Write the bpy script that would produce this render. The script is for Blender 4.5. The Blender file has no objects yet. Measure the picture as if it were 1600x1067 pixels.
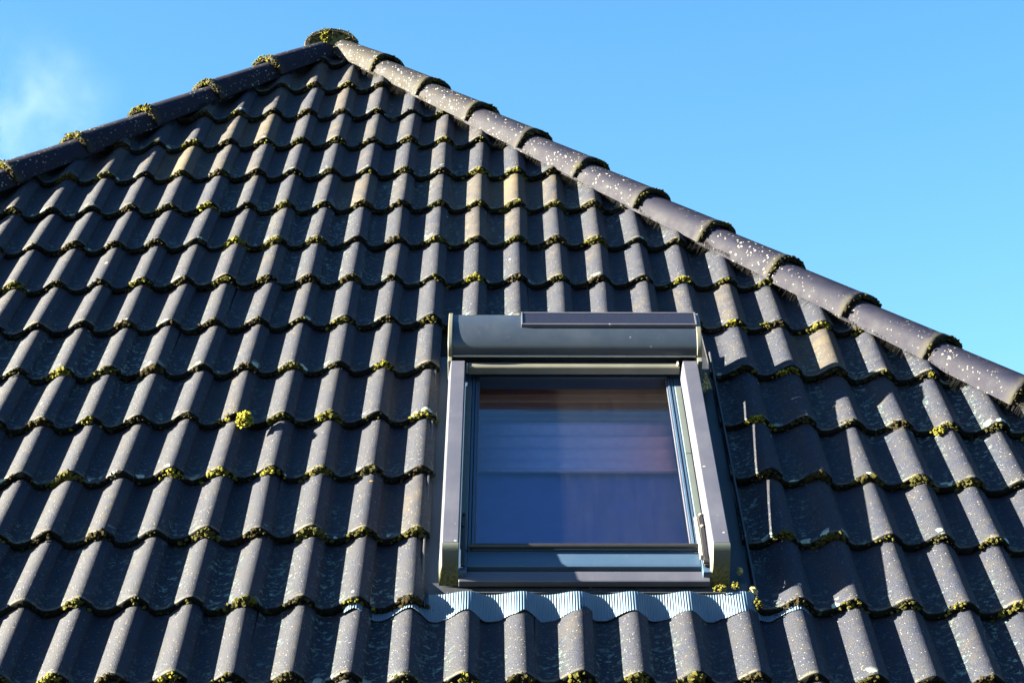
import bpy, bmesh, math, random
import numpy as np
from mathutils import Vector, Matrix

random.seed(7)
rng = np.random.default_rng(7)
scene = bpy.context.scene
col = scene.collection

# ------------------------------------------------------------------ camera, sky, sun, exposure
Z0 = 3.95                                     # the roof's own origin stands this high above the ground
PITCH = math.radians(45)
SP, CP = math.sin(PITCH), math.cos(PITCH)

cam_d = bpy.data.cameras.new('camera')
cam = bpy.data.objects.new('camera', cam_d)
col.objects.link(cam)
cam_d.sensor_width = 36.0
cam_d.lens = 36.0 * 3100 / 1600
cam_d.clip_start = 0.05
cam_d.clip_end = 3000
cam.location = (0.1466, -6.786, -2.2973 + Z0)
cam.rotation_euler = (math.radians(90 + 17.36), 0, math.radians(-0.257))
scene.camera = cam

SUN_UVN = (-3.5, 0.5, 1.0)                    # towards the sun, in roof coordinates (across, up the slope, out of it)
sd = Vector((SUN_UVN[0], SUN_UVN[1] * CP - SUN_UVN[2] * SP, SUN_UVN[1] * SP + SUN_UVN[2] * CP)).normalized()
sun_d = bpy.data.lights.new('sun', 'SUN')
sun_d.energy = 5.0
sun_d.angle = math.radians(0.5)
sun_d.color = (1.0, 0.88, 0.60)
sun = bpy.data.objects.new('sun', sun_d)
col.objects.link(sun)
sun.location = (-20, -2, 20)
sun.rotation_euler = sd.to_track_quat('Z', 'Y').to_euler()

world = bpy.data.worlds.new('World')
scene.world = world
world.use_nodes = True
wn, wl = world.node_tree.nodes, world.node_tree.links
wn.clear()
w_out = wn.new('ShaderNodeOutputWorld')
w_bg = wn.new('ShaderNodeBackground')
w_sky = wn.new('ShaderNodeTexSky')
w_sky.sky_type = 'NISHITA'
w_sky.sun_disc = False
w_sky.sun_elevation = math.asin(sd.z)
w_sky.sun_rotation = math.atan2(sd.x, sd.y)
w_sky.altitude = 0
w_sky.air_density = 1.0
w_sky.dust_density = 0.3
w_sky.ozone_density = 1.5
w_hs = wn.new('ShaderNodeHueSaturation')
w_hs.inputs['Saturation'].default_value = 1.33
w_hs.inputs['Hue'].default_value = 0.498
w_hs.inputs['Value'].default_value = 0.45
wl.new(w_sky.outputs[0], w_hs.inputs['Color'])
wl.new(w_hs.outputs[0], w_bg.inputs['Color'])
w_bg.inputs['Strength'].default_value = 0.05
wl.new(w_bg.outputs[0], w_out.inputs['Surface'])

scene.view_settings.view_transform = 'Standard'
scene.view_settings.look = 'None'
scene.view_settings.exposure = 4.14
scene.view_settings.gamma = 1.0
scene.view_settings.use_curve_mapping = False
scene.cycles.max_bounces = 6
scene.cycles.volume_bounces = 1

# ------------------------------------------------------------------ roof coordinates and helpers
M_ROOF = Matrix(((1, 0, 0, 0), (0, CP, -SP, 0), (0, SP, CP, Z0), (0, 0, 0, 1)))


def to_world(a):
    a = np.asarray(a, float)
    u, v, n = a[..., 0], a[..., 1], a[..., 2]
    return np.stack([u, v * CP - n * SP, v * SP + n * CP + Z0], -1)


def W(u, v, n):
    return Vector(to_world((u, v, n)))


CAM = np.array(cam.location)
CR = np.array(cam.rotation_euler.to_matrix())


def project(p):
    d = (np.asarray(p, float) - CAM) @ CR
    return 800 + 3100 * d[..., 0] / -d[..., 2], 533.5 - 3100 * d[..., 1] / -d[..., 2]


def mesh_obj(name, verts, faces, mat, parent=None, smooth=True, attrs=None, origin=None):
    """One mesh object; verts are world points, kept relative to origin (or the parent's place)."""
    verts = np.asarray(verts, float)
    base = np.array(parent['place']) if parent is not None else np.zeros(3)
    o_at = np.asarray(origin, float) if origin is not None else base
    me = bpy.data.meshes.new(name)
    me.from_pydata((verts - o_at).tolist(), [], faces if isinstance(faces, list) else faces.tolist())
    if attrs:
        for k, a in attrs.items():
            at = me.attributes.new(k, 'FLOAT', 'POINT')
            at.data.foreach_set('value', np.asarray(a, np.float32))
    if smooth:
        me.polygons.foreach_set('use_smooth', [True] * len(me.polygons))
    me.materials.append(mat)
    me.update()
    o = bpy.data.objects.new(name, me)
    col.objects.link(o)
    if parent is not None:
        o.parent = parent
    o.location = o_at - base
    o['place'] = o_at.tolist()
    return o


def empty(name, at):
    o = bpy.data.objects.new(name, None)
    o.empty_display_size = 0.1
    col.objects.link(o)
    o.location = at
    o['place'] = [float(x) for x in at]
    return o


def tag(o, label=None, cat=None, group=None, kind=None):
    for k, v in (('label', label), ('category', cat), ('group', group), ('kind', kind)):
        if v:
            o[k] = v
    return o


class MB:
    """Collects shapes given in roof coordinates (u, v, n) for ONE mesh."""

    def __init__(self):
        self.v, self.f = [], []

    def add(self, pts, faces):
        k = len(self.v)
        self.v += [tuple(p) for p in pts]
        self.f += [tuple(i + k for i in f) for f in faces]
        return self

    def box(self, u0, u1, v0, v1, n0, n1):
        p = [(u, v, n) for n in (n0, n1) for v in (v0, v1) for u in (u0, u1)]
        return self.add(p, [(0, 2, 3, 1), (4, 5, 7, 6), (0, 1, 5, 4), (2, 6, 7, 3), (0, 4, 6, 2), (1, 3, 7, 5)])

    def across(self, prof, u0, u1):
        """closed profile of (v, n) extruded across the slope; anticlockwise when seen from +u"""
        k = len(prof)
        p = [(u0, v, n) for v, n in prof] + [(u1, v, n) for v, n in prof]
        f = [tuple(range(k))[::-1], tuple(range(k, 2 * k))]
        f += [(i, (i + 1) % k, k + (i + 1) % k, k + i) for i in range(k)]
        return self.add(p, f)

    def loft(self, rings, cap=True):
        k = len(rings[0])
        p = [q for r in rings for q in r]
        f = []
        for a in range(len(rings) - 1):
            f += [(a * k + i, a * k + (i + 1) % k, (a + 1) * k + (i + 1) % k, (a + 1) * k + i) for i in range(k)]
        if cap:
            f += [tuple(range(k))[::-1], tuple(range((len(rings) - 1) * k, len(rings) * k))]
        return self.add(p, f)

    def tube(self, a, b, r, seg=14):
        a, b = Vector(a), Vector(b)
        d = (b - a).normalized()
        x = d.orthogonal().normalized()
        y = d.cross(x)
        ring = lambda c: [tuple(c + x * r * math.cos(t) + y * r * math.sin(t)) for t in [2 * math.pi * i / seg for i in range(seg)]]
        return self.loft([ring(a), ring(b)])

    def build(self, name, mat, parent=None, bevel=0.0, smooth=False, label=None, seg=2):
        o = mesh_obj(name, to_world(np.array(self.v)), [list(f) for f in self.f], mat, parent, smooth)
        bm = bmesh.new()
        bm.from_mesh(o.data)
        bmesh.ops.recalc_face_normals(bm, faces=bm.faces)
        bm.to_mesh(o.data)
        bm.free()
        if bevel:
            m = o.modifiers.new('edge', 'BEVEL')
            m.width = bevel
            m.segments = seg
            m.limit_method = 'ANGLE'
            m.angle_limit = math.radians(35)
            o.data.polygons.foreach_set('use_smooth', [True] * len(o.data.polygons))
            w = o.modifiers.new('normals', 'WEIGHTED_NORMAL')
            w.keep_sharp = True
        if label:
            o['label'] = label
        return o


# ------------------------------------------------------------------ materials
class NT:
    def __init__(self, name):
        self.m = bpy.data.materials.new(name)
        self.m.use_nodes = True
        self.t = self.m.node_tree
        self.t.nodes.clear()
        self.out = self.n('ShaderNodeOutputMaterial')

    def n(self, kind, **kw):
        nd = self.t.nodes.new(kind)
        for k, v in kw.items():
            setattr(nd, k, v)
        return nd

    def link(self, a, b):
        self.t.links.new(a, b)

    def put(self, sock, val):
        if isinstance(val, bpy.types.NodeSocket):
            self.link(val, sock)
        else:
            sock.default_value = val

    def coords(self, scale=(1, 1, 1)):
        g = self.n('ShaderNodeNewGeometry')
        mp = self.n('ShaderNodeMapping')
        mp.vector_type = 'POINT'
        mp.inputs['Rotation'].default_value = (-PITCH, 0, 0)
        self.link(g.outputs['Position'], mp.inputs['Vector'])
        m2 = self.n('ShaderNodeMapping')
        m2.inputs['Scale'].default_value = scale
        self.link(mp.outputs[0], m2.inputs['Vector'])
        return m2.outputs[0]

    def noise(self, vec, scale, detail=3, rough=0.55, color=False):
        nd = self.n('ShaderNodeTexNoise')
        self.link(vec, nd.inputs['Vector'])
        nd.inputs['Scale'].default_value = scale
        nd.inputs['Detail'].default_value = detail
        nd.inputs['Roughness'].default_value = rough
        return nd.outputs['Color' if color else 'Fac']

    def voro(self, vec, scale, rand=1.0):
        nd = self.n('ShaderNodeTexVoronoi')
        self.link(vec, nd.inputs['Vector'])
        nd.inputs['Scale'].default_value = scale
        nd.inputs['Randomness'].default_value = rand
        return nd.outputs['Distance'], nd.outputs['Color']

    def math(self, op, a, b=0.0, c=0.0, clamp=False):
        nd = self.n('ShaderNodeMath', operation=op, use_clamp=clamp)
        for i, x in enumerate((a, b, c)):
            self.put(nd.inputs[i], x)
        return nd.outputs[0]

    def ramp(self, fac, lo, hi, a=0.0, b=1.0):
        nd = self.n('ShaderNodeMapRange', interpolation_type='SMOOTHSTEP')
        self.put(nd.inputs['Value'], fac)
        for k, x in (('From Min', lo), ('From Max', hi), ('To Min', a), ('To Max', b)):
            self.put(nd.inputs[k], x)
        return nd.outputs[0]

    def mix(self, fac, a, b):
        nd = self.n('ShaderNodeMix', data_type='RGBA')
        self.put(nd.inputs[0], fac)
        for s, x in ((nd.inputs[6], a), (nd.inputs[7], b)):
            self.put(s, x if isinstance(x, bpy.types.NodeSocket) else (*x, 1))
        return nd.outputs[2]

    def attr(self, name):
        return self.n('ShaderNodeAttribute', attribute_name=name).outputs['Fac']

    def spots(self, vec, scale, size, keep, warp=0.0):
        """round spots of uneven size: 1 inside; size = largest radius in cells, keep = share of cells that have one"""
        if warp:
            ns = self.noise(vec, scale * 1.6, 2, color=True)
            va = self.n('ShaderNodeVectorMath', operation='SCALE')
            self.link(ns, va.inputs[0])
            va.inputs['Scale'].default_value = warp / scale
            ad = self.n('ShaderNodeVectorMath', operation='ADD')
            self.link(vec, ad.inputs[0])
            self.link(va.outputs[0], ad.inputs[1])
            vec = ad.outputs[0]
        d, c = self.voro(vec, scale)
        sep = self.n('ShaderNodeSeparateColor')
        self.link(c, sep.inputs[0])
        rad = self.math('MULTIPLY', self.math('POWER', sep.outputs[0], 2.0), size)
        on = self.math('LESS_THAN', sep.outputs[1], keep)
        inside = self.ramp(self.math('SUBTRACT', rad, d), 0.0, 0.05)
        return self.math('MULTIPLY', inside, on), sep.outputs[2]

    def bsdf(self, color, rough=0.5, spec=0.5, metal=0.0, bump=None, bump_d=0.001, bump_s=1.0, **kw):
        b = self.n('ShaderNodeBsdfPrincipled')
        self.put(b.inputs['Base Color'], color if isinstance(color, bpy.types.NodeSocket) else (*color, 1))
        self.put(b.inputs['Roughness'], rough)
        self.put(b.inputs['Specular IOR Level'], spec)
        self.put(b.inputs['Metallic'], metal)
        for k, v in kw.items():
            self.put(b.inputs[k], v)
        if bump is not None:
            bp = self.n('ShaderNodeBump')
            bp.inputs['Distance'].default_value = bump_d
            bp.inputs['Strength'].default_value = bump_s
            self.link(bump, bp.inputs['Height'])
            self.link(bp.outputs[0], b.inputs['Normal'])
        return b

    def done(self, shader):
        self.link(shader.outputs[0] if hasattr(shader, 'outputs') else shader, self.out.inputs['Surface'])
        return self.m


def tile_material():
    t = NT('weathered_concrete_tile')
    P = t.coords()
    lip, tint, valley = t.attr('lip'), t.attr('tint'), t.attr('valley')
    big = t.noise(P, 1.3, 3)
    mid = t.noise(P, 22, 5, 0.65)
    fine = t.noise(P, 260, 3, 0.7)
    streak = t.noise(t.coords((60, 420, 60)), 1.0, 2, 0.6)
    base = t.mix(t.ramp(mid, 0.3, 0.72), (0.0008, 0.0046, 0.021), (0.0066, 0.0088, 0.0195))
    warm = t.math('MULTIPLY', t.ramp(t.math('ADD', t.math('MULTIPLY', tint, 0.75), t.math('MULTIPLY', t.math('ADD', t.noise(P, 3.2, 4, 0.7), mid), 0.45)), 0.62, 1.15), 0.8, clamp=True)
    base = t.mix(warm, base, (0.055, 0.043, 0.026))
    base = t.mix(t.math('MULTIPLY', t.ramp(fine, 0.45, 0.8), 0.4), base, (0.054, 0.046, 0.033))
    base = t.mix(t.math('MULTIPLY', t.ramp(streak, 0.55, 0.8), 0.2), base, (0.055, 0.050, 0.045))
    # small pale flecks all over
    s1, _ = t.spots(P, 210, 0.42, 0.30, 0.4)
    base = t.mix(t.math('MULTIPLY', s1, 0.45), base, (0.26, 0.24, 0.20))
    s2, c2 = t.spots(P, 34, 0.26, 0.03, 0.6)
    base = t.mix(t.math('MULTIPLY', s2, 0.7), base, t.mix(t.ramp(c2, 0.8, 0.82), (0.30, 0.30, 0.27), (0.40, 0.22, 0.03)))
    # crusty grey-green lichen in the valleys and towards the lower edge, more of it high on the slope
    zone = t.math('MULTIPLY', t.ramp(lip, 0.45, 1.0), t.ramp(valley, 0.3, 0.9))
    zone = t.math('ADD', t.math('MULTIPLY', zone, 0.5), t.math('MULTIPLY', t.ramp(big, 0.48, 0.64), t.ramp(valley, 0.2, 0.9)))
    crust = t.noise(t.coords((1, 1.25, 1)), 50, 5, 0.75)
    cov = t.math('MULTIPLY', zone, t.ramp(crust, 0.53, 0.62))
    base = t.mix(t.math('MULTIPLY', cov, 0.85, clamp=True), base, (0.11, 0.19, 0.20))
    s3, _ = t.spots(P, 26, 0.55, 0.5, 0.9)
    edge_zone = t.math('MULTIPLY', t.ramp(lip, 0.86, 0.97), t.ramp(t.noise(P, 7, 2), 0.42, 0.6))
    base = t.mix(t.math('MULTIPLY', t.math('MULTIPLY', s3, edge_zone), 0.85), base, (0.26, 0.33, 0.31))
    # worn paler lower rim, green stain beside the moss
    rim = t.math('MULTIPLY', t.math('MULTIPLY', t.ramp(lip, 0.955, 0.975), t.ramp(lip, 0.992, 0.982)), t.ramp(mid, 0.42, 0.62))
    base = t.mix(t.math('MULTIPLY', rim, 0.4), base, (0.12, 0.11, 0.09))
    base = t.mix(t.math('MULTIPLY', t.math('MULTIPLY', t.ramp(lip, 0.80, 1.0), t.ramp(crust, 0.5, 0.7)), 0.35), base, (0.05, 0.055, 0.02))
    base = t.mix(t.math('MULTIPLY', t.ramp(lip, 0.985, 0.9945), 0.9), base, (0.005, 0.006, 0.005))  # front face near black: the lip's shade put into the colour, with dirt
    h = t.math('ADD', t.math('MULTIPLY', fine, 0.6), t.math('ADD', t.math('MULTIPLY', streak, 0.5), t.math('MULTIPLY', cov, 0.6)))
    return t.done(t.bsdf(base, t.ramp(mid, 0.2, 0.8, 0.6, 0.8), t.ramp(lip, 0.985, 0.9945, 0.26, 0.02), bump=h, bump_d=0.0034, bump_s=1.0))  # specular also cut on the blackened front face, to keep it dark


def hip_material():
    t = NT('weathered_hip_tile')
    P = t.coords()
    end, age = t.attr('lip'), t.attr('tint')
    mid = t.noise(P, 18, 5, 0.65)
    fine = t.noise(P, 240, 3, 0.7)
    base = t.mix(t.ramp(mid, 0.3, 0.7), (0.0028, 0.0042, 0.0150), (0.0060, 0.0066, 0.0175))
    base = t.mix(t.math('MULTIPLY', t.ramp(t.math('ADD', t.math('MULTIPLY', age, 0.7), mid), 0.75, 1.2), 0.6), base, (0.018, 0.017, 0.015))
    base = t.mix(t.math('MULTIPLY', t.ramp(fine, 0.5, 0.8), 0.25), base, (0.034, 0.032, 0.031))
    patch = t.ramp(t.math('ADD', t.noise(P, 4.0, 3), t.math('MULTIPLY', age, 0.30)), 0.46, 0.66)
    s1, _ = t.spots(P, 75, 0.38, 0.75, 0.7)
    s2, _ = t.spots(P, 30, 0.30, 0.25, 0.7)
    s3, _ = t.spots(P, 95, 0.45, 0.5, 0.5)
    sp = t.math('MAXIMUM', t.math('MULTIPLY', s1, patch), t.math('MAXIMUM', t.math('MULTIPLY', s2, t.ramp(patch, 0.1, 0.6)), t.math('MULTIPLY', s3, patch)))
    base = t.mix(t.math('MULTIPLY', sp, 0.9), base, (0.17, 0.165, 0.15))
    rim = t.math('MULTIPLY', t.ramp(end, 0.90, 0.99), t.ramp(mid, 0.3, 0.6))
    base = t.mix(t.math('MULTIPLY', rim, 0.6), base, (0.028, 0.027, 0.018))
    h = t.math('ADD', t.math('MULTIPLY', fine, 0.6), t.math('MULTIPLY', sp, 0.8))
    return t.done(t.bsdf(base, t.ramp(mid, 0.2, 0.8, 0.62, 0.8), 0.12, bump=h, bump_d=0.002, bump_s=0.8))


def moss_material(name='moss', bright=0.0):
    t = NT(name)
    P = t.coords()
    hue = t.attr('hue')
    n1 = t.noise(P, 90, 3)
    a = t.mix(t.ramp(hue, 0.15, 0.55), (0.022, 0.016, 0.009), (0.034, 0.034, 0.010))
    a = t.mix(t.ramp(hue, 0.5, 0.8), a, (0.095, 0.092, 0.016))
    a = t.mix(t.ramp(hue, 0.84, 1.0), a, (0.20, 0.19, 0.02))
    a = t.mix(t.ramp(n1, 0.35, 0.75), t.mix(0.55, a, (0.010, 0.009, 0.004)), a)
    f = t.noise(P, 700, 2)
    return t.done(t.bsdf(a, 0.95, 0.1, bump=f, bump_d=0.003, bump_s=1.0))


def metal_paint(name, color, rough=0.42, spec=0.5, dirt=0.3, fleck=0.5, metal=0.0, green=False):
    t = NT(name)
    P = t.coords()
    n1 = t.noise(P, 9, 4, 0.6)
    n2 = t.noise(t.coords((30, 3, 30)), 3.0, 3, 0.6)
    base = t.mix(t.math('MULTIPLY', t.ramp(n1, 0.4, 0.75), dirt), color, tuple(c * 1.35 + 0.01 for c in color))
    base = t.mix(t.math('MULTIPLY', t.ramp(n2, 0.5, 0.8), dirt * 0.5), base, (0.08, 0.077, 0.065))
    s1, _ = t.spots(P, 46, 0.26, 0.14, 0.5)
    base = t.mix(t.math('MULTIPLY', s1, fleck), base, (0.33, 0.33, 0.31))
    if green:
        low = t.ramp(t.attr('lip'), 0.45, 0.95)
        g = t.math('MULTIPLY', low, t.ramp(t.noise(P, 120, 4, 0.7), 0.38, 0.6))
        base = t.mix(low, base, (0.020, 0.022, 0.014))
        base = t.mix(g, base, (0.08, 0.085, 0.035))
    return t.done(t.bsdf(base, t.ramp(n1, 0.2, 0.8, rough - 0.05, rough + 0.1), spec, metal, bump=t.noise(P, 300, 2), bump_d=0.0003, bump_s=0.5))


def plain(name, color, rough=0.6, spec=0.4, var=0.25, scale=30, stretch=(1, 1, 1)):
    t = NT(name)
    n1 = t.noise(t.coords(stretch), scale, 4, 0.6)
    base = t.mix(t.ramp(n1, 0.3, 0.7), tuple(c * (1 - var) for c in color), tuple(c * (1 + var) for c in color))
    return t.done(t.bsdf(base, rough, spec, bump=n1, bump_d=0.0006, bump_s=0.4))


def glass_material():
    t = NT('window_glass')
    P = t.coords()
    fr = t.n('ShaderNodeFresnel')
    fr.inputs['IOR'].default_value = 2.2
    gl = t.n('ShaderNodeBsdfGlossy')
    gl.inputs['Roughness'].default_value = 0.02
    gl.inputs['Color'].default_value = (0.78, 0.82, 1.0, 1)
    tr = t.n('ShaderNodeBsdfTransparent')
    tr.inputs['Color'].default_value = (0.92, 0.95, 1.0, 1)
    mx = t.n('ShaderNodeMixShader')
    gg = t.n('ShaderNodeNewGeometry')
    t.link(t.math('MULTIPLY', fr.outputs[0], t.math('SUBTRACT', 1.0, gg.outputs['Backfacing'])), mx.inputs[0])
    t.link(tr.outputs[0], mx.inputs[1])
    t.link(gl.outputs[0], mx.inputs[2])
    df = t.n('ShaderNodeBsdfDiffuse')
    df.inputs['Color'].default_value = (0.35, 0.35, 0.36, 1)
    s, _ = t.spots(P, 40, 0.10, 0.03)
    dust = t.math('ADD', t.ramp(t.noise(t.coords((14, 2, 14)), 3, 5, 0.7), 0.3, 0.8, 0.003, 0.007), t.math('MULTIPLY', s, 0.5))
    m2 = t.n('ShaderNodeMixShader')
    t.link(dust, m2.inputs[0])
    t.link(mx.outputs[0], m2.inputs[1])
    t.link(df.outputs[0], m2.inputs[2])
    return t.done(m2.outputs[0])


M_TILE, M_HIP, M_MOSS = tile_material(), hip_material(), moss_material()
M_RAIL = metal_paint('lacquered_grey_aluminium', (0.038, 0.041, 0.066), 0.40, 0.5, 0.3, 0.5)
M_BOX = metal_paint('lacquered_slate_aluminium', (0.013, 0.020, 0.037), 0.36, 0.5, 0.15, 0.3)
M_BAR = metal_paint('dusty_grey_aluminium', (0.070, 0.072, 0.066), 0.45, 0.4, 0.4, 0.15)
M_CAP = metal_paint('grey_plastic_cap', (0.044, 0.054, 0.054), 0.5, 0.4, 0.2, 0.1, green=True)
M_FLASH = metal_paint('dark_flashing', (0.012, 0.015, 0.025), 0.5, 0.5, 0.5, 0.25)
M_LEAD = metal_paint('ribbed_lead', (0.042, 0.076, 0.130), 0.50, 0.4, 0.5, 0.2)
M_SASH = metal_paint('sash_aluminium', (0.022, 0.046, 0.095), 0.38, 0.5, 0.12, 0.05)
M_JAMB = metal_paint('grey_jamb_cover', (0.050, 0.064, 0.072), 0.42, 0.4, 0.2, 0.1)
M_BLACK = plain('black_plastic', (0.010, 0.010, 0.013), 0.42, 0.5)
M_BRISTLE = plain('black_bristle', (0.008, 0.008, 0.009), 0.9, 0.08)
M_STEEL = plain('pale_steel', (0.22, 0.22, 0.21), 0.4, 0.6, 0.1)
M_FELT = plain('roof_felt', (0.012, 0.012, 0.014), 0.9, 0.1)
M_WOOD = plain('varnished_wood', (0.11, 0.038, 0.022), 0.5, 0.4, 0.3, 8, (1, 22, 22))
M_REFL_BANDS = plain('reflection_band_cloth', (0.20, 0.19, 0.30), 0.85, 0.2, 0.06, 40)  # cloth tone imitating the bands the shutter box reflects in the glass
M_SKY_CLOTH = plain('sky_reflection_blue', (0.036, 0.045, 0.15), 0.85, 0.2, 0.1, 12)  # blue of the sky's reflection put into the cloth colour
M_CELL = plain('solar_cell', (0.008, 0.008, 0.016), 0.25, 0.7, 0.15, 18, (30, 1, 1))
M_FOAM = plain('yellowed_foam', (0.22, 0.19, 0.10), 0.9, 0.1, 0.35, 60)
M_MORTAR = plain('mossy_mortar', (0.055, 0.060, 0.030), 0.95, 0.1, 0.7, 45)
M_GLASS = glass_material()
M_GROUND = plain('mown_lawn', (0.020, 0.024, 0.012), 0.95, 0.1, 0.4, 1.5)

# ------------------------------------------------------------------ ground
g = mesh_obj('ground', [(-600, -600, 0), (600, -600, 0), (600, 600, 0), (-600, 600, 0)], [[0, 1, 2, 3]], M_GROUND)
tag(g, kind='structure')

# ------------------------------------------------------------------ tile geometry
WAVE, ROW, TW = 0.15, 0.3321, 0.15
CREST = 0.050
AMP = 0.039
APEX = (-0.645, 2.514)


def hip_r(v):
    return 1.174 - 0.7235 * v


def hip_l(v):
    return -2.498 + 0.737 * v


def wave(u):
    """height of the tile surface over its valley"""
    x = ((u - CREST) / WAVE + 0.65) % 1.0 - 0.65
    ph = np.where(x >= 0, x / 0.35, x / 0.65) * np.pi
    return AMP * ((1 + np.cos(ph)) / 2) ** np.where(x >= 0, 0.95, 1.45)


def sag(u, row):
    """the courses were not laid dead straight: they hang a little towards both hips"""
    w = np.clip((7.5 - row) / 3.5, 0, 1)
    return w * np.clip(0.026 - 0.064 * (u / 1.5) ** 2, -0.05, 0.03)


LEN = 0.41
DV = np.array([0.0, 0.002, 0.006, 0.014, 0.06, 0.14, 0.22, 0.30, 0.345, LEN])
DROP = np.array([0.0075, 0.0035, 0.0012, 0, 0, 0, 0, 0, 0, 0])
NU = 22
LIFT = 0.033


def tile_mesh(k, row):
    """vertices in roof coordinates, faces, attributes for tile k of a course"""
    u0 = -0.07 + TW * k
    uu = np.linspace(0.0, TW + 0.005, NU)
    cu, cv = u0 + TW / 2, -row * ROW
    rot, du, dv, dn = rng.normal(0, 0.008), rng.normal(0, 0.0015), rng.normal(0, 0.0042), rng.normal(0, 0.0016)
    top, bot, lip, val = [], [], [], []
    for i, d in enumerate(DV):
        u = u0 + uu
        lap = 0.0075 * (uu / TW) ** 4
        n = wave(u) + LIFT * (1 - d / LEN) + lap - DROP[i] + dn
        # chipped, uneven lower edge
        e = (rng.normal(0, 0.0015, NU) if i == 0 else 0.0)
        v = cv + d + sag(u, row) + dv + e
        uo, vo = u - cu, v - cv
        top.append(np.stack([cu + uo - rot * vo + du, cv + vo + rot * uo, n], -1))
        bot.append(np.stack([cu + uo - rot * vo + du, cv + vo + rot * uo, n - (0.021 - DROP[i] if i < 4 else 0.014)], -1))
        lip.append(np.full(NU, 1 - d / 0.333))
        val.append(1 - wave(u) / AMP)
    V = np.concatenate([np.concatenate(top), np.concatenate(bot)])
    nd, off = len(DV), len(DV) * NU
    F = []
    for a in range(nd - 1):
        for b in range(NU - 1):
            p = a * NU + b
            F.append([p, p + 1, p + NU + 1, p + NU])
            F.append([off + p, off + p + NU, off + p + NU + 1, off + p + 1])
    for b in range(NU - 1):
        F.append([b + 1, b, off + b, off + b + 1])
        p = (nd - 1) * NU + b
        F.append([p, p + 1, off + p + 1, off + p])
    for a in range(nd - 1):
        p = a * NU
        F.append([p, p + NU, off + p + NU, off + p])
        p = a * NU + NU - 1
        F.append([p + NU, p, off + p, off + p + NU])
    lip = np.tile(np.concatenate(lip), 2)
    val = np.tile(np.concatenate(val), 2)
    return V, F, lip, val


def clip_mesh(V, F, attrs, planes):
    """cut a mesh in roof coordinates by planes (point, normal): what lies on the normal's side goes"""
    bm = bmesh.new()
    for k in attrs:
        bm.verts.layers.float.new(k)
    lay = {k: bm.verts.layers.float[k] for k in attrs}
    vs = [bm.verts.new(p) for p in V.tolist()]
    for k, a in attrs.items():
        for vtx, x in zip(vs, a):
            vtx[lay[k]] = float(x)
    for f in F:
        bm.faces.new([vs[i] for i in f])
    for co, no in planes:
        r = bmesh.ops.bisect_plane(bm, geom=bm.verts[:] + bm.edges[:] + bm.faces[:], dist=1e-6, plane_co=co, plane_no=no, clear_outer=True)
        ed = [e for e in r['geom_cut'] if isinstance(e, bmesh.types.BMEdge)]
        if ed:
            bmesh.ops.holes_fill(bm, edges=ed, sides=200)
    bm.verts.index_update()
    V2 = np.array([v.co[:] for v in bm.verts]) if bm.verts else np.zeros((0, 3))
    A2 = {k: [v[lay[k]] for v in bm.verts] for k in attrs}
    F2 = [[v.index for v in f.verts] for f in bm.faces]
    bm.free()
    return V2, F2, A2


# ------------------------------------------------------------------ moss
def ico():
    bm = bmesh.new()
    bmesh.ops.create_icosphere(bm, subdivisions=1, radius=1)
    v = np.array([x.co[:] for x in bm.verts])
    f = np.array([[x.index for x in q.verts] for q in bm.faces])
    bm.free()
    bm = bmesh.new()
    bmesh.ops.create_icosphere(bm, subdivisions=2, radius=1)
    v2 = np.array([x.co[:] for x in bm.verts])
    f2 = np.array([[x.index for x in q.verts] for q in bm.faces])
    bm.free()
    return (v, f), (v2, f2)


ICO1, ICO2 = ico()


class Moss:
    def __init__(self):
        self.v, self.f, self.h, self.k = [], [], [], 0

    def blob(self, p, r, hue, big=False, squash=0.8):
        v, f = ICO2 if big else ICO1
        q = v * r * (1 + rng.normal(0, 0.28, (len(v), 1))) * np.array([1, 1, squash])
        q = q + np.asarray(p)
        self.v.append(q)
        self.f.append(f + self.k)
        self.h.append(np.clip(hue + rng.normal(0, 0.07) + v[:, 2] * 0.05, 0, 1))
        self.k += len(v)

    def build(self, name, parent=None, roof=True, mat=None, origin=None):
        V = np.concatenate(self.v)
        return mesh_obj(name, to_world(V) if roof else V, np.concatenate(self.f), mat or M_MOSS, parent, smooth=False,
                        attrs={'hue': np.concatenate(self.h)}, origin=origin)


def moss_hue():
    r = rng.random()
    return 0.22 + 0.1 * rng.random() if r < 0.42 else (0.45 + 0.2 * rng.random() if r < 0.82 else 0.72 + 0.2 * rng.random())


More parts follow.
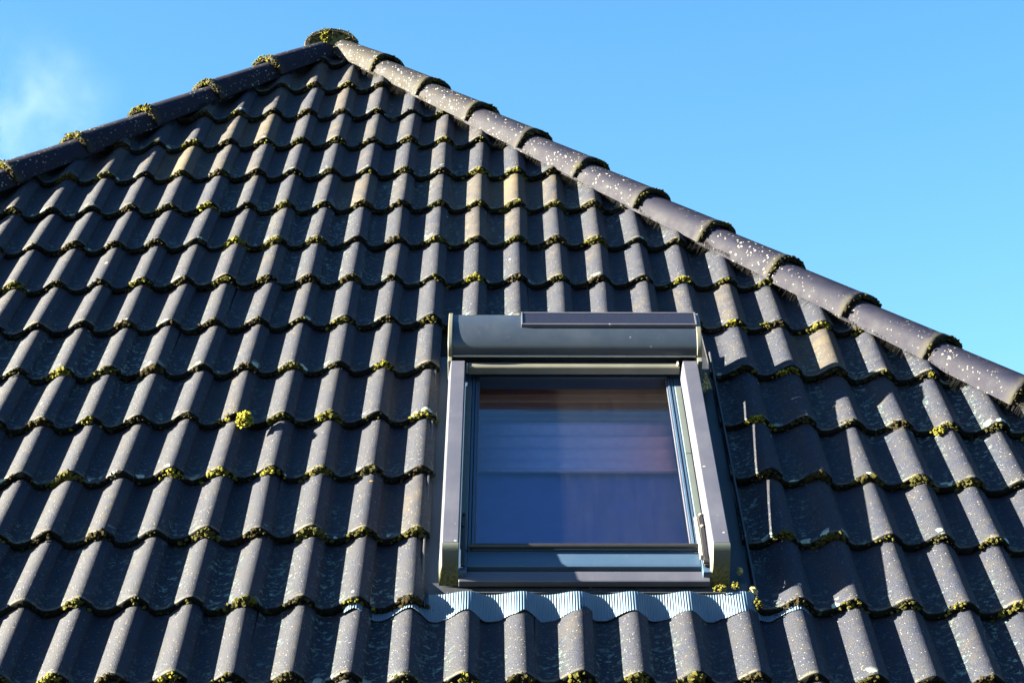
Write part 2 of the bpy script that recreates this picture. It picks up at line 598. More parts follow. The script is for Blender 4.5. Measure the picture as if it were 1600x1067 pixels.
def lip_moss(m, k, row, inside):
    """little cushions along the lower edge of one tile: thick under both crests, thin in the valleys"""
    v0 = -row * ROW
    for w in range(1):
        c = CREST + WAVE * k
        hue = moss_hue()
        amount = rng.uniform(0.15, 1.25)
        if rng.random() < 0.10:
            amount = 0.1
        cen = c + rng.normal(-0.011, 0.006)
        for _ in range(int(54 * amount)):
            u = cen + rng.normal(0, 0.021)
            r = rng.uniform(0.0030, 0.0074) * (0.7 + 0.5 * amount)
            n = float(wave(u)) + LIFT + rng.uniform(-0.022, 0.000)
            v = v0 + float(sag(u, row)) - rng.uniform(-0.003, 0.009)
            if inside(u, v):
                m.blob((u, v, n), r, hue)
        if rng.random() < 0.5:      # a few cushions creep up on to the rim
            for _ in range(int(rng.integers(2, 8))):
                u = cen + rng.normal(0.004, 0.016)
                v = v0 + float(sag(u, row)) + rng.uniform(0.0, 0.010)
                if inside(u, v):
                    m.blob((u, v, float(wave(u)) + LIFT - 0.002), rng.uniform(0.002, 0.0042), hue + 0.1)
        for _ in range(int(rng.integers(0, 7))):      # the valley
            u = c + rng.uniform(0.03, 0.10)
            if inside(u, v0):
                m.blob((u, v0 + float(sag(u, row)) - rng.uniform(0, 0.004), float(wave(u)) + LIFT + rng.uniform(-0.02, -0.008)), rng.uniform(0.002, 0.0045), 0.25 + 0.3 * rng.random())
        if rng.random() < 0.35:      # a row along the side lap
            for _ in range(int(rng.integers(3, 12))):
                d = rng.uniform(0.0, 0.2) ** 1.3
                u = c + 0.033 + rng.normal(0, 0.002)
                if inside(u, v0 + d):
                    m.blob((u, v0 + d + float(sag(u, row)), float(wave(u)) + LIFT * (1 - d / LEN)), rng.uniform(0.0015, 0.0032), hue)


# ------------------------------------------------------------------ roof: which tiles
HOLE_K, HOLE_ROWS = (0, 1, 2, 3, 4, 5), (2, 3, 4, 5, 6)
tiles = []
for row in range(-7, 10):
    v = -row * ROW
    for k in range(-20, 20):
        u0 = -0.07 + TW * k
        if k in HOLE_K and row in HOLE_ROWS:
            continue
        if u0 > hip_r(v) - 0.02 or u0 + TW < hip_l(v) + 0.02:
            continue
        su, sv = np.meshgrid(np.linspace(u0, u0 + TW, 9), np.linspace(v, v + ROW, 7))
        ok = (su < hip_r(sv)) & (su > hip_l(sv))
        if ok.sum() < 2:
            continue
        px, py = project(to_world(np.stack([su, sv, np.full_like(su, 0.05)], -1)))
        vis = ok & (px > 0) & (px < 1600) & (py > 0) & (py < 1067)
        cell = abs((px[0, -1] - px[0, 0]) * (py[0, 0] - py[-1, 0])) / su.size
        near = ok & (px > -170) & (px < 1770)
        if not near.any():
            continue
        hidden = (k in HOLE_K and row == 1)
        tiles.append(dict(k=k, row=row, area=float(vis.sum() * cell * (0.5 if hidden else 1))))
tiles.sort(key=lambda t: -t['area'])

roof = empty('tiled_roof', to_world((0.3, -3.2, 0.0)))
tag(roof, 'steep hipped roof of dark wavy mossy tiles under blue sky', 'roof', kind='thing')

WARM = {(0, -2): .6, (1, -2): .5, (2, -2): .45, (0, -1): .35, (1, -1): .3, (0, 0): .15, (6, 1): .45, (8, 2): .45, (8, 3): .3, (9, 3): .2, (-7, -4): .3, (-8, -3): .4, (-7, -3): .3, (-6, -4): .3,
        (-5, -6): .35, (-6, -5): .3, (-10, -3): .3, (-9, -3): .25, (-4, -5): .25, (-3, -2): .2}
rest_V, rest_F, rest_A, rest_n = [], [], {'lip': [], 'tint': [], 'valley': []}, 0
rest_moss = Moss()
n_single = 0
for idx, t in enumerate(tiles):
    k, row = t['k'], t['row']
    V, F, lip, val = tile_mesh(k, row)
    high = np.clip((-row + 1) / 8, 0, 1)
    tint = float(np.clip(rng.normal(0.20 + 0.18 * high, 0.07), 0, 0.8) + 0.6 * WARM.get((k, row), 0))
    A = {'lip': lip, 'tint': np.full(len(V), tint), 'valley': val}
    planes = []
    rmax, lmin = hip_r(V[:, 1]) - 0.012, hip_l(V[:, 1]) + 0.012
    if (V[:, 0] > rmax).any():
        planes.append(((1.174 - 0.012, 0, 0), Vector((1, 0.7235, 0)).normalized()))
    if (V[:, 0] < lmin).any():
        planes.append(((-2.498 + 0.012, 0, 0), Vector((-1, 0.737, 0)).normalized()))
    if planes:
        V, F, A = clip_mesh(V, F, A, planes)
        if len(V) < 4:
            continue
    inside = lambda u, v: hip_l(v) + 0.05 < u < hip_r(v) - 0.05
    if n_single < 100 and t['area'] > 0:
        n_single += 1
        m = Moss()
        lip_moss(m, k, row, inside)
        Wv = to_world(V)
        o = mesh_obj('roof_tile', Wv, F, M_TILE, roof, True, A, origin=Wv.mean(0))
        o.data.set_sharp_from_angle(angle=math.radians(50))
        if m.v:
            m.build('moss', o)
    else:
        lip_moss(rest_moss, k, row, inside)
        rest_V.append(V)
        rest_F += [[i + rest_n for i in f] for f in F]
        for q in rest_A:
            rest_A[q].append(np.asarray(A[q]))
        rest_n += len(V)
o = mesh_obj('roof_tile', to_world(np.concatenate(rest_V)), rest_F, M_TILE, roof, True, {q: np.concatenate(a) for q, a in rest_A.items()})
o.data.set_sharp_from_angle(angle=math.radians(50))
tag(o, kind='stuff')
tag(rest_moss.build('moss', o), kind='stuff')

# dark felt under the tiles, with the opening for the skylight
OPEN = (0.035, 0.705, -1.80, -0.72)
b = MB()
vb = -3.2
ap = (APEX[0], APEX[1] - 0.02)


def felt(u0, u1, v0, v1):
    b.add([(u0, v0, -0.004), (u1, v0, -0.004), (u1, v1, -0.004), (u0, v1, -0.004)], [(0, 1, 2, 3)])


def felt_poly(p):
    b.add([(u, v, -0.004) for u, v in p], [tuple(range(len(p)))])


hl, hr = (lambda v: hip_l(v) + 0.02), (lambda v: hip_r(v) - 0.02)
felt_poly([(hl(OPEN[3]), OPEN[3]), (hr(OPEN[3]), OPEN[3]), ap])
felt_poly([(hl(OPEN[2]), OPEN[2]), (OPEN[0], OPEN[2]), (OPEN[0], OPEN[3]), (hl(OPEN[3]), OPEN[3])])
felt_poly([(OPEN[1], OPEN[2]), (hr(OPEN[2]), OPEN[2]), (hr(OPEN[3]), OPEN[3]), (OPEN[1], OPEN[3])])
felt_poly([(hl(vb), vb), (hr(vb), vb), (hr(OPEN[2]), OPEN[2]), (hl(OPEN[2]), OPEN[2])])
b.build('underlay', M_FELT, roof)

# the two side slopes and the back, out of sight from the front
AW = W(*APEX, 0.0)
for sgn, hip in ((1, hip_r), (-1, hip_l)):
    foot = W(hip(vb), vb, 0.0)
    dz = AW.z - foot.z
    back_top = AW + Vector((0, 4.0, 0))
    back_foot = Vector((foot.x, back_top.y, foot.z))
    lo = Vector((0, 0, -0.03))
    rows = 18
    pts, fcs = [], []
    for i in range(rows + 1):
        for step in (0, 1):
            s = min(1.0, (i + step * 0.999) / rows)
            lift = 0.03 * (1 - step)
            f0 = AW.lerp(foot, i / rows if step == 0 else s)
            f1 = back_top.lerp(back_foot, i / rows if step == 0 else s)
            up = Vector((sgn * SP, 0, CP)) * (0.0 if step == 0 else 0.03)
            pts += [f0 + up, f1 + up]
    for i in range(len(pts) // 2 - 1):
        fcs.append([2 * i, 2 * i + 1, 2 * i + 3, 2 * i + 2])
    so = mesh_obj('side_slope', [tuple(p) for p in pts], fcs, M_HIP, roof, False)

# ------------------------------------------------------------------ hip tiles
def hip_frame(sgn):
    du = 0.7235 if sgn > 0 else -0.737
    a = (W(du, -1, 0) - W(0, 0, 0)).normalized()
    bis = Vector((0.408 * sgn, -0.408, 0.816))
    bb = (bis - a * bis.dot(a)).normalized()
    tt = a.cross(bb) * (-sgn)      # towards the front slope
    if tt.dot(Vector((0, -1, 0))) < 0:
        tt = -tt
    return a, bb, tt, math.sqrt(1 + du * du)


def hip_tile(sgn, v_lo, v_hi, age, parent):
    """half-round tile along a hip: from v_hi (upper end) down to v_lo"""
    a, bb, tt, per = hip_frame(sgn)
    hip = hip_r if sgn > 0 else hip_l
    P0, P1 = W(hip(v_hi), v_hi, 0), W(hip(v_lo), v_lo, 0)
    L = (P1 - P0).length
    ss = np.concatenate([np.linspace(0, L - 0.05, 8), [L - 0.035, L - 0.022, L - 0.012, L - 0.005, L - 0.001, L]])
    na = 26
    ang = np.linspace(math.radians(-14), math.radians(194), na)
    wob = rng.normal(0, 0.002, 3)
    V, lip = [], []
    for layer in (0, 1):
        for s in ss:
            r = 0.081 + 0.018 * s / L
            e = L - s
            if e < 0.045:
                r += 0.0030 * (0.5 - 0.5 * math.cos(math.pi * min(1, (0.045 - e) / 0.03)))
            if e < 0.006:
                r -= 0.004 * (1 - e / 0.006) ** 2
            if layer:
                r -= 0.017
            ctr = P0 + a * s + bb * (0.034 + 0.014 * s / L) + tt * wob[0]
            for q in ang:
                rr = r + 0.0012 * math.sin(3 * q + wob[1] * 900)
                chip = rng.normal(0, 0.0012) if e < 0.002 else 0
                cq, sq = math.cos(q), math.sin(q)
                rr *= (abs(cq) ** 2.7 + abs(sq) ** 2.7) ** (-1 / 2.7)
                V.append(tuple(ctr + tt * rr * 0.97 * cq + bb * rr * 0.84 * sq + a * chip))
                lip.append(s / L)
    ns = len(ss)
    off = ns * na
    F = []
    for i in range(ns - 1):
        for j in range(na - 1):
            p = i * na + j
            F.append([p, p + 1, p + na + 1, p + na])
            F.append([off + p, off + p + na, off + p + na + 1, off + p + 1])
    for j in range(na - 1):
        F.append([j + 1, j, off + j, off + j + 1])
        p = (ns - 1) * na + j
        F.append([p, p + 1, off + p + 1, off + p])
    for i in range(ns - 1):
        p = i * na
        F.append([p, p + na, off + p + na, off + p])
        p = i * na + na - 1
        F.append([p + na, p, off + p, off + p + na])
    o = mesh_obj('hip_tile', V, F, M_HIP, parent, True, {'lip': lip, 'tint': np.full(len(V), age)}, origin=np.array((P0 + P1) / 2))
    bm = bmesh.new()
    bm.from_mesh(o.data)
    bmesh.ops.recalc_face_normals(bm, faces=bm.faces)
    bm.to_mesh(o.data)
    bm.free()
    o.data.set_sharp_from_angle(angle=math.radians(50))
    # moss in the joint below the rim
    m = Moss()
    ctr = P1 + bb * 0.048
    hue0 = 0.5 if sgn > 0 else 0.8
    for _ in range(70 if sgn > 0 else 60):
        q = math.radians(rng.uniform(0, 165)) if sgn > 0 else math.radians(rng.uniform(5, 120))
        r = rng.uniform(0.084, 0.101)
        p = ctr + a * rng.uniform(-0.003, 0.006) + tt * r * math.cos(q) + bb * r * 0.86 * math.sin(q)
        hu = hue0 + 0.2 * math.sin(q * 3 + v_lo * 9) if sgn > 0 else (0.86 if q > 0.75 else 0.35)
        m.blob(np.array(p), rng.uniform(0.003, 0.0065), hu)
    if sgn < 0:
        for _ in range(40):
            q = math.radians(rng.normal(62, 16))
            r = rng.uniform(0.095, 0.108)
            p = ctr + a * rng.uniform(-0.028, 0.004) + tt * r * math.cos(q) + bb * r * 0.86 * math.sin(q)
            m.blob(np.array(p), rng.uniform(0.003, 0.0075), 0.85 if rng.random() < 0.7 else 0.5)
    m.build('moss', o, roof=False)
    return o


STEP = 0.308
for j in range(11):
    lo = 2.19 - STEP * j
    age = max(0.0, 0.95 - 0.16 * j)
    hip_tile(1, lo, lo + STEP + (0.075 if j else -0.02), age, roof)
for j in range(6):
    lo = 2.145 - 0.313 * j
    hip_tile(-1, lo, lo + STEP + (0.075 if j else -0.01), 0.38, roof)

# dark ridge boards that fill the hollow under the hip tiles
for sgn, hip in ((1, hip_r), (-1, hip_l)):
    a, bb, tt, per = hip_frame(sgn)
    P0, P1 = W(hip(2.49), 2.49, 0), W(hip(vb), vb, 0)
    pts = [P + bb * h + tt * x for P in (P0, P1) for h in (-0.03, 0.098) for x in (-0.018, 0.018)]
    mesh_obj('ridge_board', [tuple(p) for p in pts], [[0, 1, 3, 2], [4, 6, 7, 5], [0, 4, 5, 1], [2, 3, 7, 6], [0, 2, 6, 4], [1, 5, 7, 3]], M_FELT, roof, False)

# ridge running back from the top, its rounded end over the two hips
def ridge_tile(y0, y1, r, h, age):
    na, V, F, lip = 24, [], [], []
    ys = [y0, y0 + 0.004, y0 + 0.012, y0 + 0.03, (y0 + y1) / 2, y1]
    sh = [-0.005, -0.002, 0.0, 0.0, -0.003, -0.006]
    for layer in (0, 1):
        for y, s in zip(ys, sh):
            for q in np.linspace(math.radians(-8), math.radians(188), na):
                rr = r + s - (0.018 if layer else 0)
                V.append((AW.x - 0.018 + rr * 1.08 * math.cos(q), y, AW.z + h + rr * 0.70 * math.sin(q) + (y - y0) * 0.0))
                lip.append(1 - (y - y0) / (y1 - y0))
    ns, off = len(ys), len(ys) * na
    for i in range(ns - 1):
        for j in range(na - 1):
            p = i * na + j
            F.append([p, p + na, p + na + 1, p + 1])
            F.append([off + p, off + p + 1, off + p + na + 1, off + p + na])
    for j in range(na - 1):
        F.append([j, j + 1, off + j + 1, off + j])
    o = mesh_obj('ridge_tile', V, F, M_HIP, roof, True, {'lip': lip, 'tint': np.full(len(V), age)}, origin=(AW.x, (y0 + y1) / 2, AW.z))
    o.data.set_sharp_from_angle(angle=math.radians(50))
    return o


rt = ridge_tile(AW.y - 0.10, AW.y + 0.34, 0.118, 0.030, 1.0)
# mortar with lichen closing its open end
pts = [(AW.x - 0.018, AW.y - 0.088, AW.z + 0.03)]
for q in np.linspace(math.radians(-8), math.radians(188), 30):
    rr = 0.101 + rng.normal(0, 0.001)
    pts.append((AW.x - 0.018 + rr * 1.08 * math.cos(q), AW.y - 0.090 + rng.normal(0, 0.004), AW.z + 0.030 + rr * 0.70 * math.sin(q)))
pts += [(x, y + 0.1, z) for x, y, z in pts]
fcs = [[0, i + 1, i] for i in range(1, 30)] + [[i, i + 1, 31 + i + 1, 31 + i] for i in range(1, 30)]
mesh_obj('mortar', pts, fcs, M_MORTAR, rt, False)
tag(rt, 'rounded end tile at the top, yellow-green with lichen')
m = Moss()
for _ in range(110):
    q = math.radians(rng.uniform(8, 172))
    r = rng.uniform(0.103, 0.121)
    green = abs(math.degrees(q) - 118) < 26 or rng.random() < 0.25
    m.blob((AW.x - 0.018 + r * 1.08 * math.cos(q), AW.y - 0.10 - rng.uniform(-0.05, 0.006) , AW.z + 0.030 + r * 0.70 * math.sin(q)), rng.uniform(0.002, 0.005), 0.95 if green else 0.62)
for _ in range(40):
    m.blob((AW.x - 0.045 + rng.normal(0, 0.012), AW.y - 0.108 + rng.normal(0, 0.004), AW.z + 0.085 + rng.uniform(-0.055, 0.015)), rng.uniform(0.003, 0.006), 0.95)
m.build('moss', rt, roof=False)
ridge_tile(AW.y + 0.30, AW.y + 0.70, 0.112, 0.02, 0.6)

# bristle strips that close the gap between hip tiles and the waves
for sgn, hip in ((1, hip_r), (-1, hip_l)):
    du = 0.7235 if sgn > 0 else -0.737
    per = math.sqrt(1 + du * du)
    b = MB()
    v = 2.36
    end = -1.15 if sgn > 0 else 0.5
    inw = np.array([-sgn * 1.0, -abs(du)]) / per
    while v > end:
        u = hip(v)
        clump = 0.5 + 0.5 * math.sin(u * 2 * math.pi / 0.15 * 1.0 + 0.7)
        ln = rng.uniform(0.016, 0.030) + 0.04 * clump * rng.random()
        p0 = np.array([u, v]) + inw * 0.042
        d = inw + rng.normal(0, 0.10, 2) + np.array([0, -0.35])
        d /= np.linalg.norm(d)
        p1 = p0 + d * ln
        n1 = max(float(wave(np.array(p1[0]))) + LIFT * 0.6 + 0.008, 0.078 - ln * 0.9)
        wd = rng.uniform(0.0006, 0.0013)
        sd_ = np.array([-d[1], d[0]]) * wd
        n0 = 0.082
        b.add([(p0[0] - sd_[0], p0[1] - sd_[1], n0), (p0[0] + sd_[0], p0[1] + sd_[1], n0), (p1[0], p1[1], n1), (p0[0], p0[1], n0 - 0.003)],
              [(0, 1, 2), (1, 3, 2), (3, 0, 2)])
        v -= rng.uniform(0.0016, 0.0042)
    # the strip's solid spine
    for v0 in np.arange(2.36, end, -0.1):
        v1 = v0 - 0.1
        q0, q1 = np.array([hip(v0), v0]), np.array([hip(v1), v1])
        a0, a1, c0, c1 = q0 + inw * 0.01, q1 + inw * 0.01, q0 + inw * 0.046, q1 + inw * 0.046
        b.add([(*a0, 0.086), (*a1, 0.086), (*c1, 0.080), (*c0, 0.080)], [(0, 1, 2, 3)])
    b.build('brush_strip', M_BRISTLE, roof)

# ------------------------------------------------------------------ skylight
sky_l = empty('skylight', W(0.37, -1.93, 0.03))
tag(sky_l, 'grey roof window with shutter box and small solar strip set among the tiles', 'roof window', kind='thing')
UL, UR = -0.028, 0.768
ZR = 0.170                     # top of the side rails
ZG = 0.086                     # glass

# flashing: gutters beside the frame, apron base and head piece
b = MB()
b.across([(-1.955, 0.020), (-0.52, 0.018), (-0.52, 0.024), (-1.955, 0.026)], -0.078, -0.020)
b.across([(-1.955, 0.020), (-0.52, 0.018), (-0.52, 0.024), (-1.955, 0.026)], 0.760, 0.842)
b.box(-0.081, -0.075, -1.955, -0.52, 0.0, 0.046)
b.box(0.838, 0.844, -1.955, -0.52, 0.0, 0.046)
b.box(-0.020, 0.760, -0.60, -0.46, 0.018, 0.026)
b.build('flashing', M_FLASH, sky_l, 0.0015)
b = MB()
b.across([(-1.951, 0.038), (-1.890, 0.050), (-1.890, 0.030), (-1.951, 0.028)], -0.060, 0.818)
b.across([(-1.9360, 0.043), (-1.9360, 0.050), (-1.9310, 0.050), (-1.9310, 0.043)], -0.006, 0.790)
b.build('bottom_flashing', M_FLASH, sky_l, 0.001)

# ribbed lead apron dressed over the waves below the frame
nu = int(1.27 / 0.0012)
uu = np.linspace(-0.285, 0.985, nu)
vv = np.array([-1.946, -1.952, -1.965, -1.980, -1.995, -2.004, -2.013, -2.019, -2.022])
V = []
ragged = 0.003 * np.interp(uu, np.linspace(-0.3, 1.0, 60), rng.normal(0, 1, 60))
for layer in (0, 1):
    for i, v in enumerate(vv):
        f = (v - vv[0]) / (vv[-1] - vv[0])
        side = np.clip(np.maximum(-0.055 - uu, uu - 0.83) / 0.02, 0, 1)
        dvv = v + 7 * ROW
        nt = wave(uu) + LIFT * (1 - dvv / LEN)
        # at the sides the lead slips under the neighbouring tiles; in front it rises to the frame
        top = 0.050 + wave(uu) * 0.32
        n = nt * 1.0 + 0.0075
        n = (top * (1 - f) ** 1.2 + n * (1 - (1 - f) ** 1.2)) * (1 - side) + (nt + 0.005) * side
        n = n + 0.0011 * np.sin(uu * 2 * math.pi / 0.0072) * (0.4 + 0.6 * min(1, f * 5)) - (0.0022 if layer else 0) + 0.0012 * np.sin(uu * 37) * f
        V.append(np.stack([uu, v + (ragged + 0.010 * side) * f, n], -1))
V = np.concatenate(V)
F = []
off = len(vv) * nu
for i in range(len(vv) - 1):
    a = i * nu + np.arange(nu - 1)
    F += np.stack([a + nu, a + nu + 1, a + 1, a], -1).tolist()
    F += np.stack([off + a, off + a + 1, off + a + nu + 1, off + a + nu], -1).tolist()
a = (len(vv) - 1) * nu + np.arange(nu - 1)
F += np.stack([a, off + a, off + a + 1, a + 1], -1).tolist()
mesh_obj('apron', to_world(V), F, M_LEAD, sky_l, True)

# frame cladding under the rails (the rails float a little above it)
b = MB()
b.box(-0.020, 0.046, -1.900, -0.70, 0.000, 0.094)
b.build('frame_cladding', M_SASH, sky_l, 0.002)
b = MB()
b.box(0.695, 0.758, -1.900, -0.70, 0.000, 0.094)
b.build('frame_cladding', M_SASH, sky_l, 0.002)
# jamb covers in two lengths with a fine joint
for u0, u1 in ((0.0255, 0.0450), (0.6960, 0.7150)):
    for v0, v1 in ((-1.276, -0.86), (-1.795, -1.279)):
        b = MB()
        b.box(u0, u1, v0, v1, 0.0945, 0.1000)
        b.build('jamb_cover', M_JAMB, sky_l, 0.0012)

# side rails with a slanted left face and a curved end cap
def rail(prof, cap_mat):
    u_mid = sum(p[0] for p in prof) / 4
    b = MB()
    b.loft([[(u, v, n) for u, n in prof] for v in (-0.818, -1.869)])
    r = b.build('side_rail', M_RAIL, sky_l, 0.0025)
    rings = []
    for i in range(15):
        th = (i / 14) * math.radians(88)
        v = -1.8705 - 0.032 * math.sin(th)
        drop = 0.106 * (1 - math.cos(th))
        ring = []
        for u, n in prof:
            nn = n - drop if n > 0.12 else max(n - drop * 0.6, 0.040)
            ring.append((u, v, nn))
        rings.append(ring)
    c = MB().loft(rings)
    c = c.build('end_cap', cap_mat, r, 0.003)
    me = c.data
    at = me.attributes.new('lip', 'FLOAT', 'POINT')
    at.data.foreach_set('value', [float(i // 4) / 14 for i in range(len(me.vertices))])
    return r


rail([(-0.030, 0.1105), (-0.021, ZR), (0.0240, ZR), (0.0240, 0.1105)], M_CAP)
rail([(0.7145, 0.1105), (0.7215, ZR), (0.7680, ZR), (0.7680, 0.1105)], M_CAP)

# shutter box: rounded casing, end caps, bright lower lip
def box_prof(grow=0.0):
    p = [(-0.590 + grow, 0.050), (-0.590 + grow, 0.205), (-0.598 + grow, 0.221), (-0.616, 0.231 + grow), (-0.68, 0.238 + grow)]
    for i in range(1, 15):
        th = i / 14 * math.radians(96)
        p.append((-0.68 - (0.106 + grow) * math.sin(th), 0.176 + (0.062 + grow) * math.cos(th)))
    p += [(-0.774, 0.163), (-0.72, 0.163), (-0.70, 0.050)]
    return p


sb = MB().across(box_prof(), -0.0175, 0.7690).build('shutter_box', M_BOX, sky_l, 0.0)
sb.data.polygons.foreach_set('use_smooth', [True] * len(sb.data.polygons))
sb.data.set_sharp_from_angle(angle=math.radians(40))
for u0, u1 in ((-0.0320, -0.0180), (0.7695, 0.7850)):
    c = MB().across(box_prof(0.006)[:-3] + [(-0.8175, 0.168), (-0.8175, 0.098), (-0.70, 0.050)], u0, u1).build('box_end_cap', M_BAR, sb, 0.002)
b = MB().across([(-0.7820, 0.1655), (-0.7900, 0.1670), (-0.7900, 0.1715), (-0.7855, 0.1725)], -0.017, 0.7685)
b.build('lower_lip', M_STEEL, sb, 0.0008)

# solar strip on top of the box
sp = MB()
sp.across([(-0.706, 0.2350), (-0.632, 0.2350), (-0.632, 0.2450), (-0.706, 0.2440)], 0.210, 0.768)
sp = sp.build('solar_panel', M_CELL, sky_l, 0.0015)
b = MB()
for v0, v1 in ((-0.7125, -0.7065), (-0.6315, -0.6255)):
    b.across([(v0, 0.228), (v1, 0.228), (v1, 0.2472), (v0, 0.2464)], 0.205, 0.773)
for u0, u1 in ((0.204, 0.2095), (0.7685, 0.774)):
    b.across([(-0.7130, 0.228), (-0.6250, 0.228), (-0.6250, 0.2476), (-0.7130, 0.2466)], u0, u1)
b.build('panel_frame', M_RAIL, sp, 0.001)

# shutter end bar below the box, with small end brackets
b = MB()
b.across([(-0.823, 0.122), (-0.792, 0.122), (-0.792, 0.148), (-0.796, 0.150), (-0.818, 0.150), (-0.823, 0.146)], 0.034, 0.7125)
gb = b.build('shutter_bar', M_BAR, sky_l, 0.0015)
for u0, u1 in ((0.0275, 0.0330), (0.7045, 0.7100)):
    b = MB()
    b.box(u0, u1, -0.820, -0.800, 0.1505 if u0 > 0.5 else 0.124, 0.158 if u0 > 0.5 else 0.152)
    b.build('bracket', M_STEEL, gb, 0.0008)

# sash: stepped profiles on all four sides
b = MB()
for s in (1, -1):
    m_ = lambda u: u if s > 0 else 0.7405 - u
    for a0, a1, n0, n1 in ((0.0475, 0.0555, 0.05, 0.0930), (0.0555, 0.0575, 0.05, 0.0860), (0.0575, 0.0645, 0.05, 0.0945)):
        x0, x1 = sorted((m_(a0), m_(a1)))
        b.box(x0, x1, -1.793, -0.74, n0, n1)
b.box(0.0645, 0.676, -1.793, -1.770, 0.05, 0.0935)
b.box(0.0645, 0.676, -0.790, -0.74, 0.05, 0.0945)
sash = b.build('sash', M_SASH, sky_l, 0.0012)
b = MB()
for s in (1, -1):
    x0, x1 = sorted((0.0648, 0.0700) if s > 0 else (0.7405 - 0.0648, 0.7405 - 0.0700))
    b.box(x0, x1, -1.7695, -0.7905, 0.08, 0.0915)
b.box(0.0702, 0.6703, -1.7695, -1.7620, 0.08, 0.0918)
b.build('glazing_bead', M_RAIL, sash, 0.001)
gl = MB()
gl.box(0.0660, 0.6745, -1.7685, -0.791, ZG - 0.004, ZG)
gl.build('glass', M_GLASS, sash)

# sill, gap and bottom cover
b = MB()
b.across([(-1.860, 0.060), (-1.7945, 0.060), (-1.7945, 0.0905), (-1.806, 0.0915), (-1.848, 0.088), (-1.860, 0.084)], 0.046, 0.6945)
b.build('sill', M_SASH, sky_l, 0.002)
b = MB()
b.box(0.0245, 0.7140, -1.8730, -1.8605, 0.03, 0.0700)
b.build('drip_gap', M_BLACK, sky_l)
b = MB()
b.across([(-1.915, 0.055), (-1.8735, 0.055), (-1.8735, 0.0775), (-1.910, 0.0755), (-1.915, 0.0720)], 0.0245, 0.7140)
b.build('bottom_cover', M_RAIL, sky_l, 0.0015)

# opening bar and hinge arms
b = MB().tube((0.050, -1.792, 0.106), (0.705, -1.792, 0.106), 0.0085)
ob = b.build('opening_bar', M_BLACK, sky_l, smooth=True)
ob.data.set_sharp_from_angle(angle=math.radians(40))
for u0, mirror in ((0.7000, 1), (0.0290, -1)):
    b = MB()
    p = [(-1.640, 0.101), (-1.640, 0.121), (-1.70, 0.124), (-1.80, 0.117), (-1.865, 0.110), (-1.880, 0.104), (-1.880, 0.095), (-1.80, 0.101)]
    b.across(p[::-1], u0, u0 + 0.0125)
    arm = b.build('hinge_arm', M_BLACK, sky_l, 0.0015)
    for v in (-1.655, -1.715):
        MB().tube((u0 + 0.006, v, 0.120), (u0 + 0.006, v, 0.1265), 0.0042, 10).build('bolt', M_STEEL if mirror > 0 else M_BLACK, arm, 0.0006)
    if mirror > 0:
        c = MB()
        c.loft([[(0.6905, v, n) for v, n in ((-1.645, 0.101), (-1.645, 0.110), (-1.770, 0.118), (-1.845, 0.112), (-1.845, 0.096))],
                [(0.6985, v, n) for v, n in ((-1.645, 0.101), (-1.645, 0.110), (-1.770, 0.118), (-1.845, 0.112), (-1.845, 0.096))]])
        c.build('arm_cover', M_STEEL, arm, 0.001)
        MB().tube((0.697, -1.868, 0.104), (0.7135, -1.868, 0.104), 0.009, 12).build('pivot', M_BLACK, arm, 0.001)

# what shows through the glass: wooden head; cassette and cloths imitate reflections of box and sky
b = MB()
b.box(0.0485, 0.6915, -0.7595, -0.7400, -0.080, 0.048)
b.build('wooden_head', M_WOOD, sky_l, 0.003)
b = MB()
b.box(0.0490, 0.6910, -0.820, -0.7600, -0.080, -0.042)
b.box(0.0490, 0.6910, -0.792, -0.7840, -0.0419, -0.0360)
b.build('reflection_cassette', M_BAR, sky_l, 0.004)  # added for the uppermost of the reflected bands
b = MB()
prof = []
vs = np.linspace(-1.132, -0.815, 60)
band_wave = -0.050 + 0.005 * np.sin((vs + 0.955) * 2 * math.pi / 0.075) + 0.003 * np.sin(vs * 71)
b.across([(v, n) for v, n in zip(vs, band_wave)] + [(v, n - 0.003) for v, n in zip(vs[::-1], band_wave[::-1])], 0.052, 0.688)
b.box(0.052, 0.688, -1.144, -1.1325, -0.054, -0.042)
b.build('reflection_blind', M_REFL_BANDS, sky_l, 0.0, True)  # rippled cloth shaped to imitate the box's reflected bands
b = MB()
b.box(0.050, 0.690, -1.775, -0.81, -0.078, -0.072)
b.build('sky_reflection_cloth', M_SKY_CLOTH, sky_l)  # its blue adds to the sky reflected in the glass
# lining of the opening
b = MB()
b.box(0.030, 0.048, -1.78, -0.74, -0.30, 0.05)
b.box(0.692, 0.710, -1.78, -0.74, -0.30, 0.05)
b.box(0.030, 0.710, -1.80, -1.781, -0.30, 0.05)
b.box(0.030, 0.710, -0.739, -0.72, -0.30, 0.05)
b.box(0.030, 0.710, -1.80, -0.72, -0.32, -0.301)
b.build('lining', M_WOOD, sky_l)

# crumbs of old sealing foam in the gutter beside the frame
for u, v, r in ((0.812, -0.700, 0.007), (0.806, -0.745, 0.012), (0.796, -0.785, 0.012), (0.818, -0.77, 0.006), (0.806, -1.835, 0.009), (0.833, -1.925, 0.010)):
    m = Moss()
    for _ in range(5):
        m.blob((u + rng.normal(0, r * 0.35), v + rng.normal(0, r * 1.2), 0.05 + rng.normal(0, r * 0.3)), r * 0.8, 0.5, True)
    m.build('sealing_foam', sky_l, mat=M_FOAM)

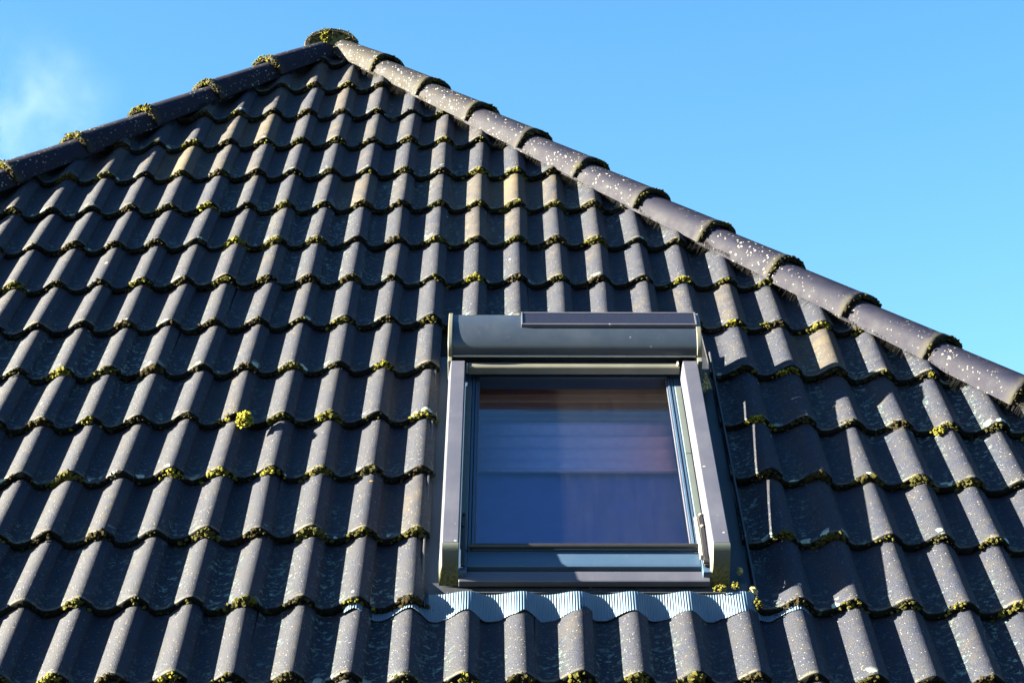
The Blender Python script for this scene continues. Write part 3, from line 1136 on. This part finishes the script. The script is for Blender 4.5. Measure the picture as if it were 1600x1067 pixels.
# ------------------------------------------------------------------ single tufts of moss
def clump(u, v, n, size, count, hue, label, shape=(1, 1, 0.8)):
    m = Moss()
    for _ in range(count):
        p = rng.normal(0, 1, 3)
        p /= np.linalg.norm(p) + 1e-9
        p *= rng.random() ** 0.4 * size
        m.blob((u + p[0] * shape[0], v + p[1] * shape[1], n + abs(p[2]) * shape[2]), size * rng.uniform(0.10, 0.24), hue + p[2] / size * 0.06)
    return tag(m.build('moss_clump', origin=to_world((u, v, n))), label, 'moss', kind='thing')


clump(-0.664, -1.025, 0.055, 0.034, 150, 0.97, 'large upright bright yellow moss cushion on a tile edge', (0.75, 1.0, 1.3))
clump(1.512, -1.053, 0.040, 0.026, 80, 0.86, 'vivid green moss cushion low in a valley below the hip tiles')
clump(1.548, -0.716, 0.066, 0.011, 26, 0.97, 'tiny lemon yellow moss ball near the brush strip')
clump(0.738, -1.937, 0.060, 0.018, 44, 0.84, 'green moss sprig at the right end of the ribbed lead apron', (1.2, 0.8, 1.0))
clump(0.782, -1.918, 0.056, 0.014, 34, 0.84, 'smaller moss sprig beside the corner of the skylight flashing', (1.0, 0.9, 1.2))
clump(0.838, -1.985, 0.045, 0.018, 46, 0.74, 'ragged olive moss hanging at the tile edge by the lead apron', (0.7, 1.4, 0.8))
clump(1.06, -0.335, 0.045, 0.024, 60, 0.55, 'dull green moss cushion in a valley above the skylight corner', (1.3, 0.7, 0.7))
clump(-1.30, -1.99, 0.070, 0.022, 70, 0.93, 'plump lime green moss cushion on a low tile crest', (1.3, 0.6, 0.7))

# ------------------------------------------------------------------ thin smoke drifting behind the roof
def smoke():
    t = NT('thin_smoke')
    tc = t.n('ShaderNodeTexCoord')
    n1 = t.noise(tc.outputs['Object'], 1.5, 6, 0.65)
    ln = t.n('ShaderNodeVectorMath', operation='LENGTH')
    mp = t.n('ShaderNodeMapping')
    mp.inputs['Scale'].default_value = (1 / 1.5, 1 / 1.5, 1 / 1.5)
    t.link(tc.outputs['Object'], mp.inputs['Vector'])
    t.link(mp.outputs[0], ln.inputs[0])
    fall = t.ramp(ln.outputs['Value'], 0.0, 1.0, 1.0, 0.0)
    d = t.math('MULTIPLY', t.math('MULTIPLY', fall, t.ramp(n1, 0.42, 0.72)), 0.12)
    pv = t.n('ShaderNodeVolumePrincipled')
    pv.inputs['Color'].default_value = (0.95, 0.96, 1.0, 1)
    pv.inputs['Anisotropy'].default_value = 0.1
    t.link(d, pv.inputs['Density'])
    t.link(pv.outputs[0], t.out.inputs['Volume'])
    bm = bmesh.new()
    bmesh.ops.create_icosphere(bm, subdivisions=3, radius=1.5)
    me = bpy.data.meshes.new('smoke')
    bm.to_mesh(me)
    bm.free()
    me.materials.append(t.m)
    o = bpy.data.objects.new('smoke', me)
    col.objects.link(o)
    # 16 m from the camera, behind the left hip
    d = CR @ np.array([(48 - 800) / 3100, (533.5 - 168) / 3100, -1.0])
    o.location = CAM + d * 17.0
    o.scale = (0.62, 0.62, 0.62)
    tag(o, 'faint white smoke drifting in the sky beside the left hip', 'smoke', kind='stuff')


smoke()
